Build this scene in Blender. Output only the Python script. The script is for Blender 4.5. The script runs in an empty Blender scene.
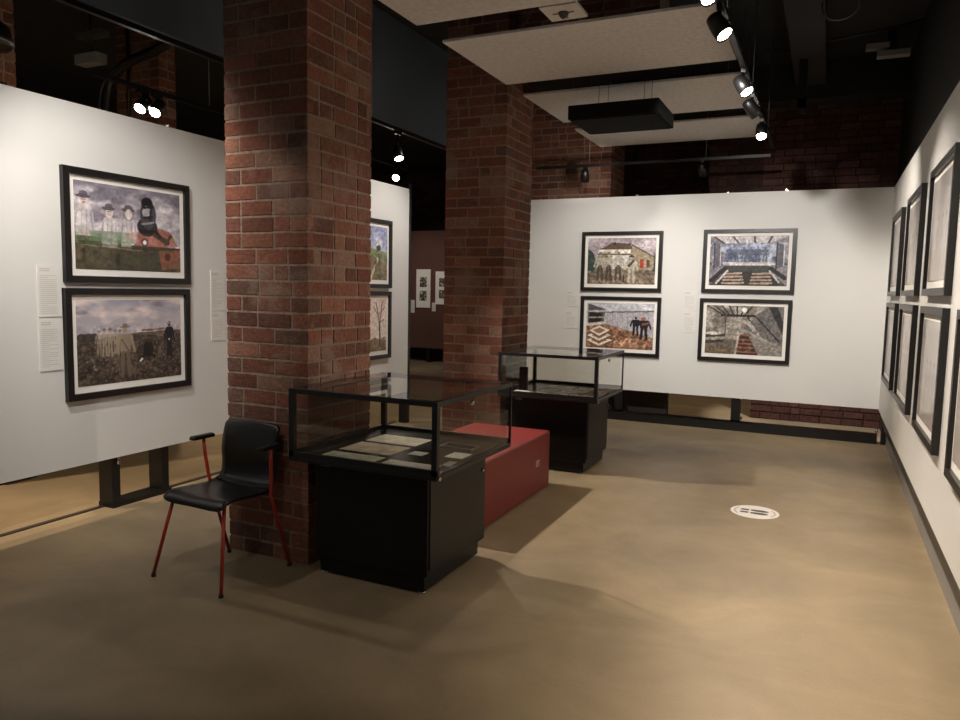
import bpy, math, random
import numpy as np
from mathutils import Vector, Matrix
random.seed(7)
sc = bpy.context.scene
COL = sc.collection
PI = math.pi

def lin(c):
    return tuple(((v/255)/12.92 if v/255 <= .04045 else ((v/255+.055)/1.055)**2.4) for v in c[:3])

# ------------------------------------------------------------------ materials
def new_mat(name):
    m = bpy.data.materials.new(name); m.use_nodes = True
    nt = m.node_tree; b = nt.nodes['Principled BSDF']
    return m, nt, b
def mat(name, rgb, rough=.5, metal=0., coat=0., spec=.5, noise=.06, scale=6., bump=0., bscale=60.):
    """procedural material: base colour with a slight noise variation and optional bump"""
    m, nt, b = new_mat(name); N = nt.nodes; L = nt.links
    c = lin(rgb)
    tc = N.new('ShaderNodeTexCoord'); no = N.new('ShaderNodeTexNoise')
    no.inputs['Scale'].default_value = scale; no.inputs['Detail'].default_value = 4
    L.new(tc.outputs['Object'], no.inputs['Vector'])
    r = N.new('ShaderNodeValToRGB'); r.color_ramp.elements[0].position = .3; r.color_ramp.elements[1].position = .7
    r.color_ramp.elements[0].color = (*[v*(1-noise) for v in c], 1)
    r.color_ramp.elements[1].color = (*[min(1, v*(1+noise)) for v in c], 1)
    L.new(no.outputs['Fac'], r.inputs['Fac']); L.new(r.outputs['Color'], b.inputs['Base Color'])
    b.inputs['Roughness'].default_value = rough; b.inputs['Metallic'].default_value = metal
    b.inputs['Specular IOR Level'].default_value = spec
    b.inputs['Coat Weight'].default_value = coat; b.inputs['Coat Roughness'].default_value = .03
    if bump:
        n2 = N.new('ShaderNodeTexNoise'); n2.inputs['Scale'].default_value = bscale; n2.inputs['Detail'].default_value = 3
        L.new(tc.outputs['Object'], n2.inputs['Vector'])
        bp = N.new('ShaderNodeBump'); bp.inputs['Strength'].default_value = bump; bp.inputs['Distance'].default_value = .01
        L.new(n2.outputs['Fac'], bp.inputs['Height']); L.new(bp.outputs['Normal'], b.inputs['Normal'])
    return m
def emit_mat(name, rgb, s):
    m = bpy.data.materials.new(name); m.use_nodes = True; nt = m.node_tree
    nt.nodes.clear(); e = nt.nodes.new('ShaderNodeEmission'); o = nt.nodes.new('ShaderNodeOutputMaterial')
    e.inputs['Color'].default_value = (*lin(rgb), 1); e.inputs['Strength'].default_value = s
    nt.links.new(e.outputs[0], o.inputs[0]); return m
def glass_mat(name, tint=(235, 240, 236), ior=1.5):
    m = bpy.data.materials.new(name); m.use_nodes = True; nt = m.node_tree; N = nt.nodes
    N.clear(); o = N.new('ShaderNodeOutputMaterial'); mx = N.new('ShaderNodeMixShader')
    t = N.new('ShaderNodeBsdfTransparent'); g = N.new('ShaderNodeBsdfGlossy'); fr = N.new('ShaderNodeFresnel')
    t.inputs['Color'].default_value = (*lin(tint), 1); g.inputs['Roughness'].default_value = .01
    g.inputs['Color'].default_value = (.95, .95, .95, 1)
    fr.inputs['IOR'].default_value = ior
    nt.links.new(fr.outputs[0], mx.inputs[0]); nt.links.new(t.outputs[0], mx.inputs[1])
    nt.links.new(g.outputs[0], mx.inputs[2]); nt.links.new(mx.outputs[0], o.inputs[0]); return m
def attr_mat(name, rough=.6, coat=0., spec=.3, smear=None, bump=0., sat=1.):
    """material reading the mesh colour attribute 'Col' (brick by brick, or a print)"""
    m, nt, b = new_mat(name); N = nt.nodes; L = nt.links
    a = N.new('ShaderNodeAttribute'); a.attribute_name = 'Col'
    out = a.outputs['Color']
    tc = N.new('ShaderNodeTexCoord')
    if smear:
        n1 = N.new('ShaderNodeTexNoise'); n1.inputs['Scale'].default_value = 40; n1.inputs['Detail'].default_value = 5
        L.new(tc.outputs['Object'], n1.inputs['Vector'])
        mr = N.new('ShaderNodeMapRange'); mr.inputs[1].default_value = .25; mr.inputs[2].default_value = .75
        mr.inputs[3].default_value = .72; mr.inputs[4].default_value = 1.25
        L.new(n1.outputs['Fac'], mr.inputs[0])
        mu = N.new('ShaderNodeMix'); mu.data_type = 'RGBA'; mu.blend_type = 'MULTIPLY'; mu.inputs[0].default_value = 1
        L.new(out, mu.inputs[6]); L.new(mr.outputs[0], mu.inputs[7])
        n2 = N.new('ShaderNodeTexNoise'); n2.inputs['Scale'].default_value = 2.6; n2.inputs['Detail'].default_value = 8
        n2.inputs['Roughness'].default_value = .68
        L.new(tc.outputs['Object'], n2.inputs['Vector'])
        r2 = N.new('ShaderNodeMapRange'); r2.inputs[1].default_value = .54; r2.inputs[2].default_value = .66
        r2.inputs[4].default_value = .72
        L.new(n2.outputs['Fac'], r2.inputs[0])
        mx = N.new('ShaderNodeMix'); mx.data_type = 'RGBA'
        L.new(r2.outputs[0], mx.inputs[0]); L.new(mu.outputs[2], mx.inputs[6]); mx.inputs[7].default_value = (*lin(smear), 1)
        out = mx.outputs[2]
    L.new(out, b.inputs['Base Color'])
    if bump:
        n3 = N.new('ShaderNodeTexNoise'); n3.inputs['Scale'].default_value = 55; n3.inputs['Detail'].default_value = 6
        L.new(tc.outputs['Object'], n3.inputs['Vector'])
        bp = N.new('ShaderNodeBump'); bp.inputs['Strength'].default_value = bump; bp.inputs['Distance'].default_value = .012
        L.new(n3.outputs['Fac'], bp.inputs['Height']); L.new(bp.outputs['Normal'], b.inputs['Normal'])
    b.inputs['Roughness'].default_value = rough; b.inputs['Specular IOR Level'].default_value = spec
    b.inputs['Coat Weight'].default_value = coat; b.inputs['Coat Roughness'].default_value = .02
    return m

M = {}
M['white'] = mat('white_panel_paint', (218, 216, 211), .55, noise=.015, scale=2)
M['panel_edge'] = mat('panel_edge', (60, 58, 56), .6)
M['black'] = mat('black_laminate', (13, 12, 12), .36, noise=.15, spec=.3)
M['black_metal'] = mat('black_metal', (17, 16, 16), .38, spec=.5, noise=.1)
M['frame'] = mat('black_frame', (22, 20, 20), .35, noise=.15, scale=20)
M['mount'] = mat('white_mount', (240, 236, 228), .6, noise=.01, coat=.0)
M['chair_black'] = mat('chair_shell_black', (9, 9, 10), .33, noise=.1, spec=.4)
M['red_tube'] = mat('red_tube', (158, 44, 32), .35, noise=.06)
M['red_vinyl'] = mat('red_vinyl', (122, 40, 36), .42, noise=.05, scale=12, bump=.04, bscale=200)
M['acoustic'] = mat('acoustic_panel', (204, 200, 194), .9, noise=.10, scale=28, bump=.2, bscale=120)
M['ceil'] = mat('dark_ceiling', (34, 35, 37), .85, noise=.15, scale=3)
M['bulk'] = mat('bulkhead_paint', (90, 103, 116), .7, noise=.10, scale=1.5)
M['darkwall'] = mat('dark_wall', (26, 26, 27), .8, noise=.15)
M['brownwall'] = mat('brown_wall', (92, 60, 50), .75, noise=.08, scale=2)
M['kick'] = mat('grey_kick', (132, 126, 120), .6, noise=.05)
M['chrome'] = mat('chrome', (190, 188, 185), .2, metal=1, noise=.02)
M['steel'] = mat('grey_steel', (120, 120, 118), .4, metal=.6, noise=.05)
M['grey_plastic'] = mat('grey_plastic', (150, 150, 148), .5)
M['white_plastic'] = mat('white_plastic', (205, 200, 190), .5, noise=.04)
M['deck'] = mat('case_deck', (26, 25, 24), .22, noise=.1, spec=.5)
M['pier_glow'] = None
M['glass'] = glass_mat('case_glass', (242, 242, 238))
M['paper'] = mat('paper', (205, 200, 188), .7, noise=.05, scale=25)
M['label'] = mat('label_card', (222, 219, 213), .6, noise=.02)
M['ink'] = mat('ink', (168, 160, 150), .7)
M['sticker'] = mat('sticker_white', (236, 232, 226), .4, noise=.03)
M['unit_black'] = mat('unit_black', (12, 13, 13), .85, spec=.12)
M['foot'] = mat('sticker_black', (48, 40, 36), .45)
M['stk_grey'] = mat('sticker_grey', (168, 160, 150), .45)
M['lamp'] = emit_mat('lamp_lens', (255, 246, 232), 30)
M['lampdim'] = emit_mat('lamp_lens_side', (255, 246, 232), 2.2)
M['brick'] = attr_mat('old_brick', .85, smear=(136, 114, 100), bump=.55, spec=.2)
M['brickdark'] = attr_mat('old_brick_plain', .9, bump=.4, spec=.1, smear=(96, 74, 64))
M['print'] = attr_mat('glazed_print', .45, coat=.55, spec=.3)
M['doc'] = attr_mat('document_print', .6)
M['crate'] = mat('dark_crate', (52, 38, 32), .7)
M['rubber'] = mat('rubber', (28, 26, 25), .8)

# floor: polished concrete with warm stains, scuffs and hairline grain
def floor_mat():
    m, nt, b = new_mat('polished_concrete'); N = nt.nodes; L = nt.links
    tc = N.new('ShaderNodeTexCoord')
    def noise(s, d, r=.55, vec=None, dist=0.):
        n = N.new('ShaderNodeTexNoise'); n.inputs['Scale'].default_value = s; n.inputs['Detail'].default_value = d
        n.inputs['Roughness'].default_value = r; n.inputs['Distortion'].default_value = dist
        L.new(vec or tc.outputs['Object'], n.inputs['Vector']); return n
    n1 = noise(.55, 5, .6, dist=.4)
    r = N.new('ShaderNodeValToRGB'); e = r.color_ramp.elements
    e[0].position = .30; e[0].color = (*lin((130, 115, 93)), 1)
    e[1].position = .70; e[1].color = (*lin((164, 144, 113)), 1)
    x = e.new(.5); x.color = (*lin((147, 130, 103)), 1)
    L.new(n1.outputs['Fac'], r.inputs['Fac'])
    mp = N.new('ShaderNodeMapping'); mp.inputs['Scale'].default_value = (.9, 1.2, 1); mp.inputs['Rotation'].default_value = (0, 0, .5)
    L.new(tc.outputs['Object'], mp.inputs['Vector'])
    n2 = noise(1.3, 10, .66, mp.outputs['Vector'], .8)
    mr = N.new('ShaderNodeMapRange'); mr.inputs[1].default_value = .3; mr.inputs[2].default_value = .72
    mr.inputs[3].default_value = .76; mr.inputs[4].default_value = 1.12
    L.new(n2.outputs['Fac'], mr.inputs[0])
    mu = N.new('ShaderNodeMix'); mu.data_type = 'RGBA'; mu.blend_type = 'MULTIPLY'; mu.inputs[0].default_value = 1
    L.new(r.outputs['Color'], mu.inputs[6]); L.new(mr.outputs[0], mu.inputs[7])
    n4 = noise(70, 3, .6)
    mr4 = N.new('ShaderNodeMapRange'); mr4.inputs[1].default_value = .3; mr4.inputs[2].default_value = .7
    mr4.inputs[3].default_value = .95; mr4.inputs[4].default_value = 1.05
    L.new(n4.outputs['Fac'], mr4.inputs[0])
    m2 = N.new('ShaderNodeMix'); m2.data_type = 'RGBA'; m2.blend_type = 'MULTIPLY'; m2.inputs[0].default_value = 1
    L.new(mu.outputs[2], m2.inputs[6]); L.new(mr4.outputs[0], m2.inputs[7])
    n5 = noise(9, 4, .75, None, 1.2)
    mr5 = N.new('ShaderNodeMapRange'); mr5.inputs[1].default_value = .69; mr5.inputs[2].default_value = .76; mr5.inputs[4].default_value = .35
    L.new(n5.outputs['Fac'], mr5.inputs[0])
    m3 = N.new('ShaderNodeMix'); m3.data_type = 'RGBA'; m3.inputs[7].default_value = (*lin((196, 178, 150)), 1)
    L.new(mr5.outputs[0], m3.inputs[0]); L.new(m2.outputs[2], m3.inputs[6])
    L.new(m3.outputs[2], b.inputs['Base Color'])
    n3 = noise(2.2, 6, .6)
    mr3 = N.new('ShaderNodeMapRange'); mr3.inputs[1].default_value = .3; mr3.inputs[2].default_value = .7
    mr3.inputs[3].default_value = .34; mr3.inputs[4].default_value = .5
    L.new(n3.outputs['Fac'], mr3.inputs[0]); L.new(mr3.outputs[0], b.inputs['Roughness'])
    b.inputs['Specular IOR Level'].default_value = .35
    bp = N.new('ShaderNodeBump'); bp.inputs['Strength'].default_value = .05; bp.inputs['Distance'].default_value = .01
    L.new(n4.outputs['Fac'], bp.inputs['Height']); L.new(bp.outputs['Normal'], b.inputs['Normal'])
    return m
M['floor'] = floor_mat()

# ------------------------------------------------------------------ mesh helpers
class MB:
    def __init__(s): s.v = []; s.f = []; s.c = []; s.cur = (1, 1, 1); s.sm = []
    def face(s, idx, smooth=False): s.f.append(tuple(idx)); s.sm.append(smooth)
    def add(s, vs, fs, smooth=False):
        b = len(s.v); s.v += [tuple(p) for p in vs]; s.c += [s.cur]*len(vs)
        for f in fs: s.face([b+i for i in f], smooth)
    def box(s, x0, x1, y0, y1, z0, z1, jit=0., rot=None):
        p = [(x0,y0,z0),(x1,y0,z0),(x1,y1,z0),(x0,y1,z0),(x0,y0,z1),(x1,y0,z1),(x1,y1,z1),(x0,y1,z1)]
        if jit: p = [tuple(c+random.uniform(-jit, jit) for c in q) for q in p]
        if rot is not None: p = [tuple(rot @ Vector(q)) for q in p]
        s.add(p, [(0,3,2,1),(4,5,6,7),(0,1,5,4),(1,2,6,5),(2,3,7,6),(3,0,4,7)])
    def rbox(s, x0, x1, y0, y1, z0, z1, r=.01, seg=3, top=True):
        """box with rounded vertical corners and softened top edge"""
        def ring(inset, z):
            o = []
            for cx, cy, a0 in ((x1-r, y1-r, 0), (x0+r, y1-r, PI/2), (x0+r, y0+r, PI), (x1-r, y0+r, 1.5*PI)):
                for k in range(seg+1):
                    a = a0 + k*PI/2/seg; rr = max(r-inset, .0005)
                    o.append((cx+rr*math.cos(a), cy+rr*math.sin(a), z))
            return o
        rings = [ring(0, z0)]
        if top: rings += [ring(0, z1-r*.8), ring(r*.25, z1-r*.3), ring(r*.7, z1)]
        else: rings += [ring(0, z1)]
        n = len(rings[0]); b = len(s.v)
        for q in rings: s.v += q; s.c += [s.cur]*n
        for k in range(len(rings)-1):
            for i in range(n):
                j = (i+1) % n; s.face((b+k*n+i, b+k*n+j, b+(k+1)*n+j, b+(k+1)*n+i), False)
        s.face([b+i for i in range(n)][::-1]); s.face([b+(len(rings)-1)*n+i for i in range(n)])
    def tube(s, pts, r, seg=10, caps=True, smooth=True):
        pts = [Vector(p) for p in pts]; n = len(pts); b = len(s.v)
        rs = r if isinstance(r, (list, tuple)) else [r]*n
        prev = None
        for i, p in enumerate(pts):
            t = (pts[min(i+1, n-1)]-pts[max(i-1, 0)]).normalized()
            if prev is None:
                a = t.orthogonal().normalized()
            else:
                a = (prev - t*prev.dot(t)).normalized()
            prev = a; c = t.cross(a)
            for k in range(seg):
                an = 2*PI*k/seg; q = p + (a*math.cos(an)+c*math.sin(an))*rs[i]
                s.v.append(tuple(q)); s.c.append(s.cur)
        for i in range(n-1):
            for k in range(seg):
                j = (k+1) % seg
                s.face((b+i*seg+k, b+i*seg+j, b+(i+1)*seg+j, b+(i+1)*seg+k), smooth)
        if caps:
            s.face([b+k for k in range(seg)][::-1]); s.face([b+(n-1)*seg+k for k in range(seg)])
    def lathe(s, prof, seg=28, axis='Z', o=(0, 0, 0), smooth=True):
        """profile of (radius, height) turned round an axis through o"""
        b = len(s.v)
        for r, h in prof:
            for k in range(seg):
                a = 2*PI*k/seg; x, y = r*math.cos(a), r*math.sin(a)
                p = (x, y, h) if axis == 'Z' else ((x, h, y) if axis == 'Y' else (h, x, y))
                s.v.append((p[0]+o[0], p[1]+o[1], p[2]+o[2])); s.c.append(s.cur)
        for i in range(len(prof)-1):
            for k in range(seg):
                j = (k+1) % seg; s.face((b+i*seg+k, b+i*seg+j, b+(i+1)*seg+j, b+(i+1)*seg+k), smooth)
        s.face([b+k for k in range(seg)][::-1]); s.face([b+(len(prof)-1)*seg+k for k in range(seg)])
    def prism(s, poly, z0, z1):
        n = len(poly); s.add([(x, y, z0) for x, y in poly]+[(x, y, z1) for x, y in poly],
              [tuple(range(n))[::-1], tuple(range(n, 2*n))]+[(i, (i+1) % n, n+(i+1) % n, n+i) for i in range(n)])
    def build(s, name, m, parent=None, col=False, loc=None, bevel=0.):
        me = bpy.data.meshes.new(name); me.from_pydata(s.v, [], s.f); me.update()
        me.polygons.foreach_set('use_smooth', s.sm)
        if col:
            ca = me.color_attributes.new('Col', 'FLOAT_COLOR', 'POINT')
            ca.data.foreach_set('color', np.array([(*c, 1) for c in s.c], dtype=np.float32).ravel())
        me.materials.append(m)
        o = bpy.data.objects.new(name, me); COL.objects.link(o)
        if loc: o.location = loc
        if parent: o.parent = parent
        if bevel:
            bv = o.modifiers.new('bevel', 'BEVEL'); bv.width = bevel; bv.segments = 2; bv.limit_method = 'ANGLE'
        return o
def tag(o, label=None, cat=None, group=None, kind=None):
    if label: o['label'] = label
    if cat: o['category'] = cat
    if group: o['group'] = group
    if kind: o['kind'] = kind
    return o
def thing(name, label, cat, loc=(0, 0, 0), rz=0., group=None):
    o = bpy.data.objects.new(name, None); COL.objects.link(o); o.empty_display_size = .1
    o.location = loc; o.rotation_euler = (0, 0, rz); return tag(o, label, cat, group)
def dup(o, parent=None, loc=None, rz=None):
    c = o.copy(); COL.objects.link(c); c.parent = parent
    if loc is not None: c.location = loc
    if rz is not None: c.rotation_euler = (0, 0, rz)
    for ch in [x for x in bpy.data.objects if x.parent == o]: dup(ch, c)
    return c
def B(*a, **k):
    m = MB(); m.box(*a, **k); return m

# ------------------------------------------------------------------ bricks, laid one by one in a mortar core
def brick_col(pal):
    c = random.choice(pal); k = random.uniform(.8, 1.15)
    return tuple(v*k for v in lin(c))
PAL = [(114, 73, 59), (120, 77, 61), (106, 68, 56), (126, 83, 66), (110, 70, 57), (118, 74, 59), (98, 66, 55), (132, 92, 75), (102, 76, 65), (116, 72, 57), (122, 80, 63), (128, 98, 82)]
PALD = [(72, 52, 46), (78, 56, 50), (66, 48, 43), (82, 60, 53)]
MORT = (140, 119, 103)
def course_splits(length, k, unit=.232, head=.11, hp=.25):
    """widths of bricks along a course; courses alternate and now and then turn to headers"""
    out = []; x = 0
    pat = [unit, unit, head] if k % 2 else [head, unit, unit]
    if random.random() < hp: pat = random.choice(([head, head, unit], [unit, head, head, head], [head, unit, head, head]))
    i = 0
    while x < length-.03:
        w = pat[i % len(pat)] if i < len(pat) else unit
        w *= random.uniform(.93, 1.06); w = min(w, length-x)
        if length-x-w < .05: w = length-x
        out.append((x, x+w)); x += w; i += 1
    return out
def brick_run(mb, L, z0, z1, place, pal, ch=.0875, g=.0075, dep=.10, hp=.25):
    n = int(round((z1-z0)/ch)); h = (z1-z0)/n
    for k in range(n):
        for a, b in course_splits(L, k, hp=hp):
            mb.cur = brick_col(pal); out = random.uniform(-.001, .0012)
            dz = random.uniform(-.002, .002)
            place(mb, a+g*(a > 0), b-g*(b < L-.001), z0+k*h+g+dz, z0+(k+1)*h-g+dz, out, dep, k)
def brick_pillar(name, x0, x1, y0, y1, z0, z1, pal=PAL, m='brick', faces='SE', mort=MORT, sm=None):
    mb = MB(); mb.cur = lin(mort); mb.box(x0+.004, x1-.004, y0+.004, y1-.004, z0, z1)
    j = .0012
    if 'S' in faces: brick_run(mb, x1-x0, z0, z1, lambda q, a, b, c, d, o, dp, k: q.box(x0+a, x0+b, y0-o, y0+(.05), c, d, j), pal)
    if 'E' in faces: brick_run(mb, y1-y0, z0, z1, lambda q, a, b, c, d, o, dp, k: q.box(x1-.05, x1+o, y0+a+(.002), y0+b, c, d, j), pal, hp=.6)
    if 'W' in faces: brick_run(mb, y1-y0, z0, z1, lambda q, a, b, c, d, o, dp, k: q.box(x0-o, x0+.05, y0+a+.002, y0+b, c, d, j), pal)
    if 'N' in faces: brick_run(mb, x1-x0, z0, z1, lambda q, a, b, c, d, o, dp, k: q.box(x0+a, x0+b, y1-.05, y1+o, c, d, j), pal)
    return mb.build(name, M[m], None, col=True)

# ------------------------------------------------------------------ room shell
CZ = 4.12
def struct(name, mb, m):
    o = mb.build(name, M[m]); o['kind'] = 'structure'; return o
fl = struct('floor', B(-13, .80, -3, 16, -.1, 0), 'floor')
struct('ceiling', B(-13, .80, -3, 16, CZ, CZ+.1), 'ceil')
struct('wall_right', B(.655, .80, -3, 10.0, 0, CZ), 'darkwall')
struct('baseboard_right', B(.648, .655, -3, 8.70, .0, .35), 'kick')
struct('wall_left', B(-13, -12.8, -3, 16, 0, CZ), 'darkwall')
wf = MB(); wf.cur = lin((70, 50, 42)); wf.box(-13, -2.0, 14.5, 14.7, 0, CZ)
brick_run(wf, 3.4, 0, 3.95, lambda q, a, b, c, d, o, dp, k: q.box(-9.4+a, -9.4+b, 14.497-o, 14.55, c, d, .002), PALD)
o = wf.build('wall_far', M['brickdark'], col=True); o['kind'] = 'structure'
wb = MB(); wb.cur = lin((66, 48, 42)); wb.box(-.80, .655, 9.82, 10.0, 0, CZ); wb.box(-1.45, -.80, 9.82, 10.0, 2.3, CZ)
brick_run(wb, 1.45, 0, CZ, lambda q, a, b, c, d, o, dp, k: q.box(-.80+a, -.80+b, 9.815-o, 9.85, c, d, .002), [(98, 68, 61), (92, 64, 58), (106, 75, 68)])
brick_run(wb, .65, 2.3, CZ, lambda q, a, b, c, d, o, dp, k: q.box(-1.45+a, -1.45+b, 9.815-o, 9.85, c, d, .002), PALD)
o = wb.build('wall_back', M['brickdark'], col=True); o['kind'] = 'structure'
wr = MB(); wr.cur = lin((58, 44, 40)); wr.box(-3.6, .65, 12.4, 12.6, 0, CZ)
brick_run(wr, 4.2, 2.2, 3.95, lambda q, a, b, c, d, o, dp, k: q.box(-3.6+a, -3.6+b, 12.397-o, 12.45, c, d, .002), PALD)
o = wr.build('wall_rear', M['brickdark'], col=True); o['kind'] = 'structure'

# brick pillars
def pillar(label, *a, **k):
    return tag(brick_pillar('brick_pillar', *a, **k), label, 'pillar', 'old red brick pillars')
pillar('large old red brick pillar right behind the black chair, nearest of all', -3.10, -2.525, 3.18, 3.78, 0, CZ, faces='SEWN')
pillar('red brick pillar at the left end of the far white wall, behind the second glass case', -3.19, -2.60, 5.98, 6.60, 0, CZ, faces='SEWN')
pillar('wide dim brick pier rising above the left end of the far white wall', -3.75, -2.58, 9.30, 9.95, 0, CZ, faces='SE')
pillar('dim brick pier above the left white wall, behind the two glaring spotlights', -6.47, -5.89, 5.2, 5.4, 0, CZ, faces='SE')
pillar('dim brick pier at the top left corner, beside the round black speaker', -6.15, -5.55, 3.4, 3.6, 0, CZ, faces='SE')
# brick lintel over the second pillar
lm = MB(); lm.cur = lin(MORT); lm.box(-3.9, -1.35, 6.12, 6.50, 3.50, CZ)
lm2 = MB(); lm2.cur = lin(MORT); lm2.box(-2.59, -1.35, 6.12, 6.50, 3.50, CZ)
brick_run(lm2, 1.24, 3.50, CZ, lambda q, a, b, c, d, o, dp, k: q.box(-2.59+a, -2.59+b, 6.118-o, 6.17, c, d, .002), PAL)
o = lm2.build('trim_1', M['brick'], col=True); o['kind'] = 'structure'

# dark bulkhead with the long track under its edge, and cross beams
struct('trim_2', B(-3.98, -3.90, -1.0, 9.0, 3.13, CZ), 'bulk')
for k, yb in enumerate((9.05,)):
    struct('trim_%d' % (3+k), B(-2.5, .65, yb, yb+.35, 3.72, CZ), 'ceil')
struct('trim_5', B(-.45, -.15, -1, 9.0, 3.85, CZ), 'ceil')

# ------------------------------------------------------------------ white display panels standing on black stands
def clip(parent, x, y, z):
    m = MB(); m.box(x-.012, x+.012, y-.012, y+.012, z, z+.016); return m.build('clip', M['chrome'], parent)
ZP0, ZP1 = .368, 2.695
# back wall of panels
bp = thing('display_board', 'long white display wall across the back of the room with four framed photographs', 'display wall', (0, 0, 0), group='freestanding white display walls')
B(-3.72, .5645, 8.80, 8.90, ZP0, ZP1).build('board', M['white'], bp)
B(-3.72, .565, 8.74, 8.90, 0.0, .095).build('base_rail', M['black_metal'], bp)
for x0 in (-3.5, -2.30, -.93):
    m = MB(); m.box(x0, x0+.10, 8.82, 8.90, .09, ZP0+.02); m.box(x0, x0+.10, 8.82, 9.12, .085, .11)
    m.add([(x0+.02, 8.9, .11), (x0+.08, 8.9, .11), (x0+.08, 9.08, .11), (x0+.02, 9.08, .11), (x0+.02, 8.9, .32), (x0+.08, 8.9, .32)],
          [(0, 3, 2, 1), (0, 1, 5, 4), (4, 5, 2, 3), (0, 4, 3), (1, 2, 5)])
    m.build('post', M['black_metal'], bp)
for x in (-2.116, -1.082, -.466, .30): clip(bp, x, 8.81, ZP1)
# left wall of panels
lp = thing('display_board', 'white display wall on the left behind the black chair, on black channel posts', 'display wall', (0, 0, 0), group='freestanding white display walls')
B(-4.42, -4.30, 1.5, 7.20, ZP0-.002, 2.655).build('board', M['white'], lp)
B(-4.41, -4.31, 7.20, 7.27, 0, 2.72).build('end_post', M['black_metal'], lp)
for y0, y1 in ((3.385, 3.45), (3.80, 3.865), (5.9, 5.96), (6.3, 6.36)):
    B(-4.49, -4.36, y0, y1, .03, ZP0).build('post', M['black_metal'], lp)
for y0, y1 in ((3.385, 3.865), (5.9, 6.36)):
    B(-4.50, -4.355, y0, y1+.02, 0, .032).build('base_rail', M['black_metal'], lp)
B(-4.40, -4.32, 2.0, 2.84, .35, ZP0-.002).build('under_rail', M['black_metal'], lp)
B(-4.478, -4.44, .8, 7.2, 0, .007).build('floor_track', M['crate'], lp)
for y in (2.72, 3.88): clip(lp, -4.31, y, 2.655)
m = MB(); m.tube([(-4.352, 3.43, .30), (-4.352, 3.43, .36)], .01); m.build('bolt', M['chrome'], lp)
# right wall of panels
rp = thing('display_board', 'white display wall along the right side with a double row of framed works', 'display wall', (0, 0, 0), group='freestanding white display walls')
B(.565, .64, .6, 8.80, ZP0-.01, 2.70).build('board', M['white'], rp)
B(.575, .645, .6, 8.72, .27, ZP0-.01).build('under_rail', M['black_metal'], rp)
for y in (8.74,): B(.60, .645, y, y+.06, 0, .27).build('post', M['black_metal'], rp)

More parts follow.
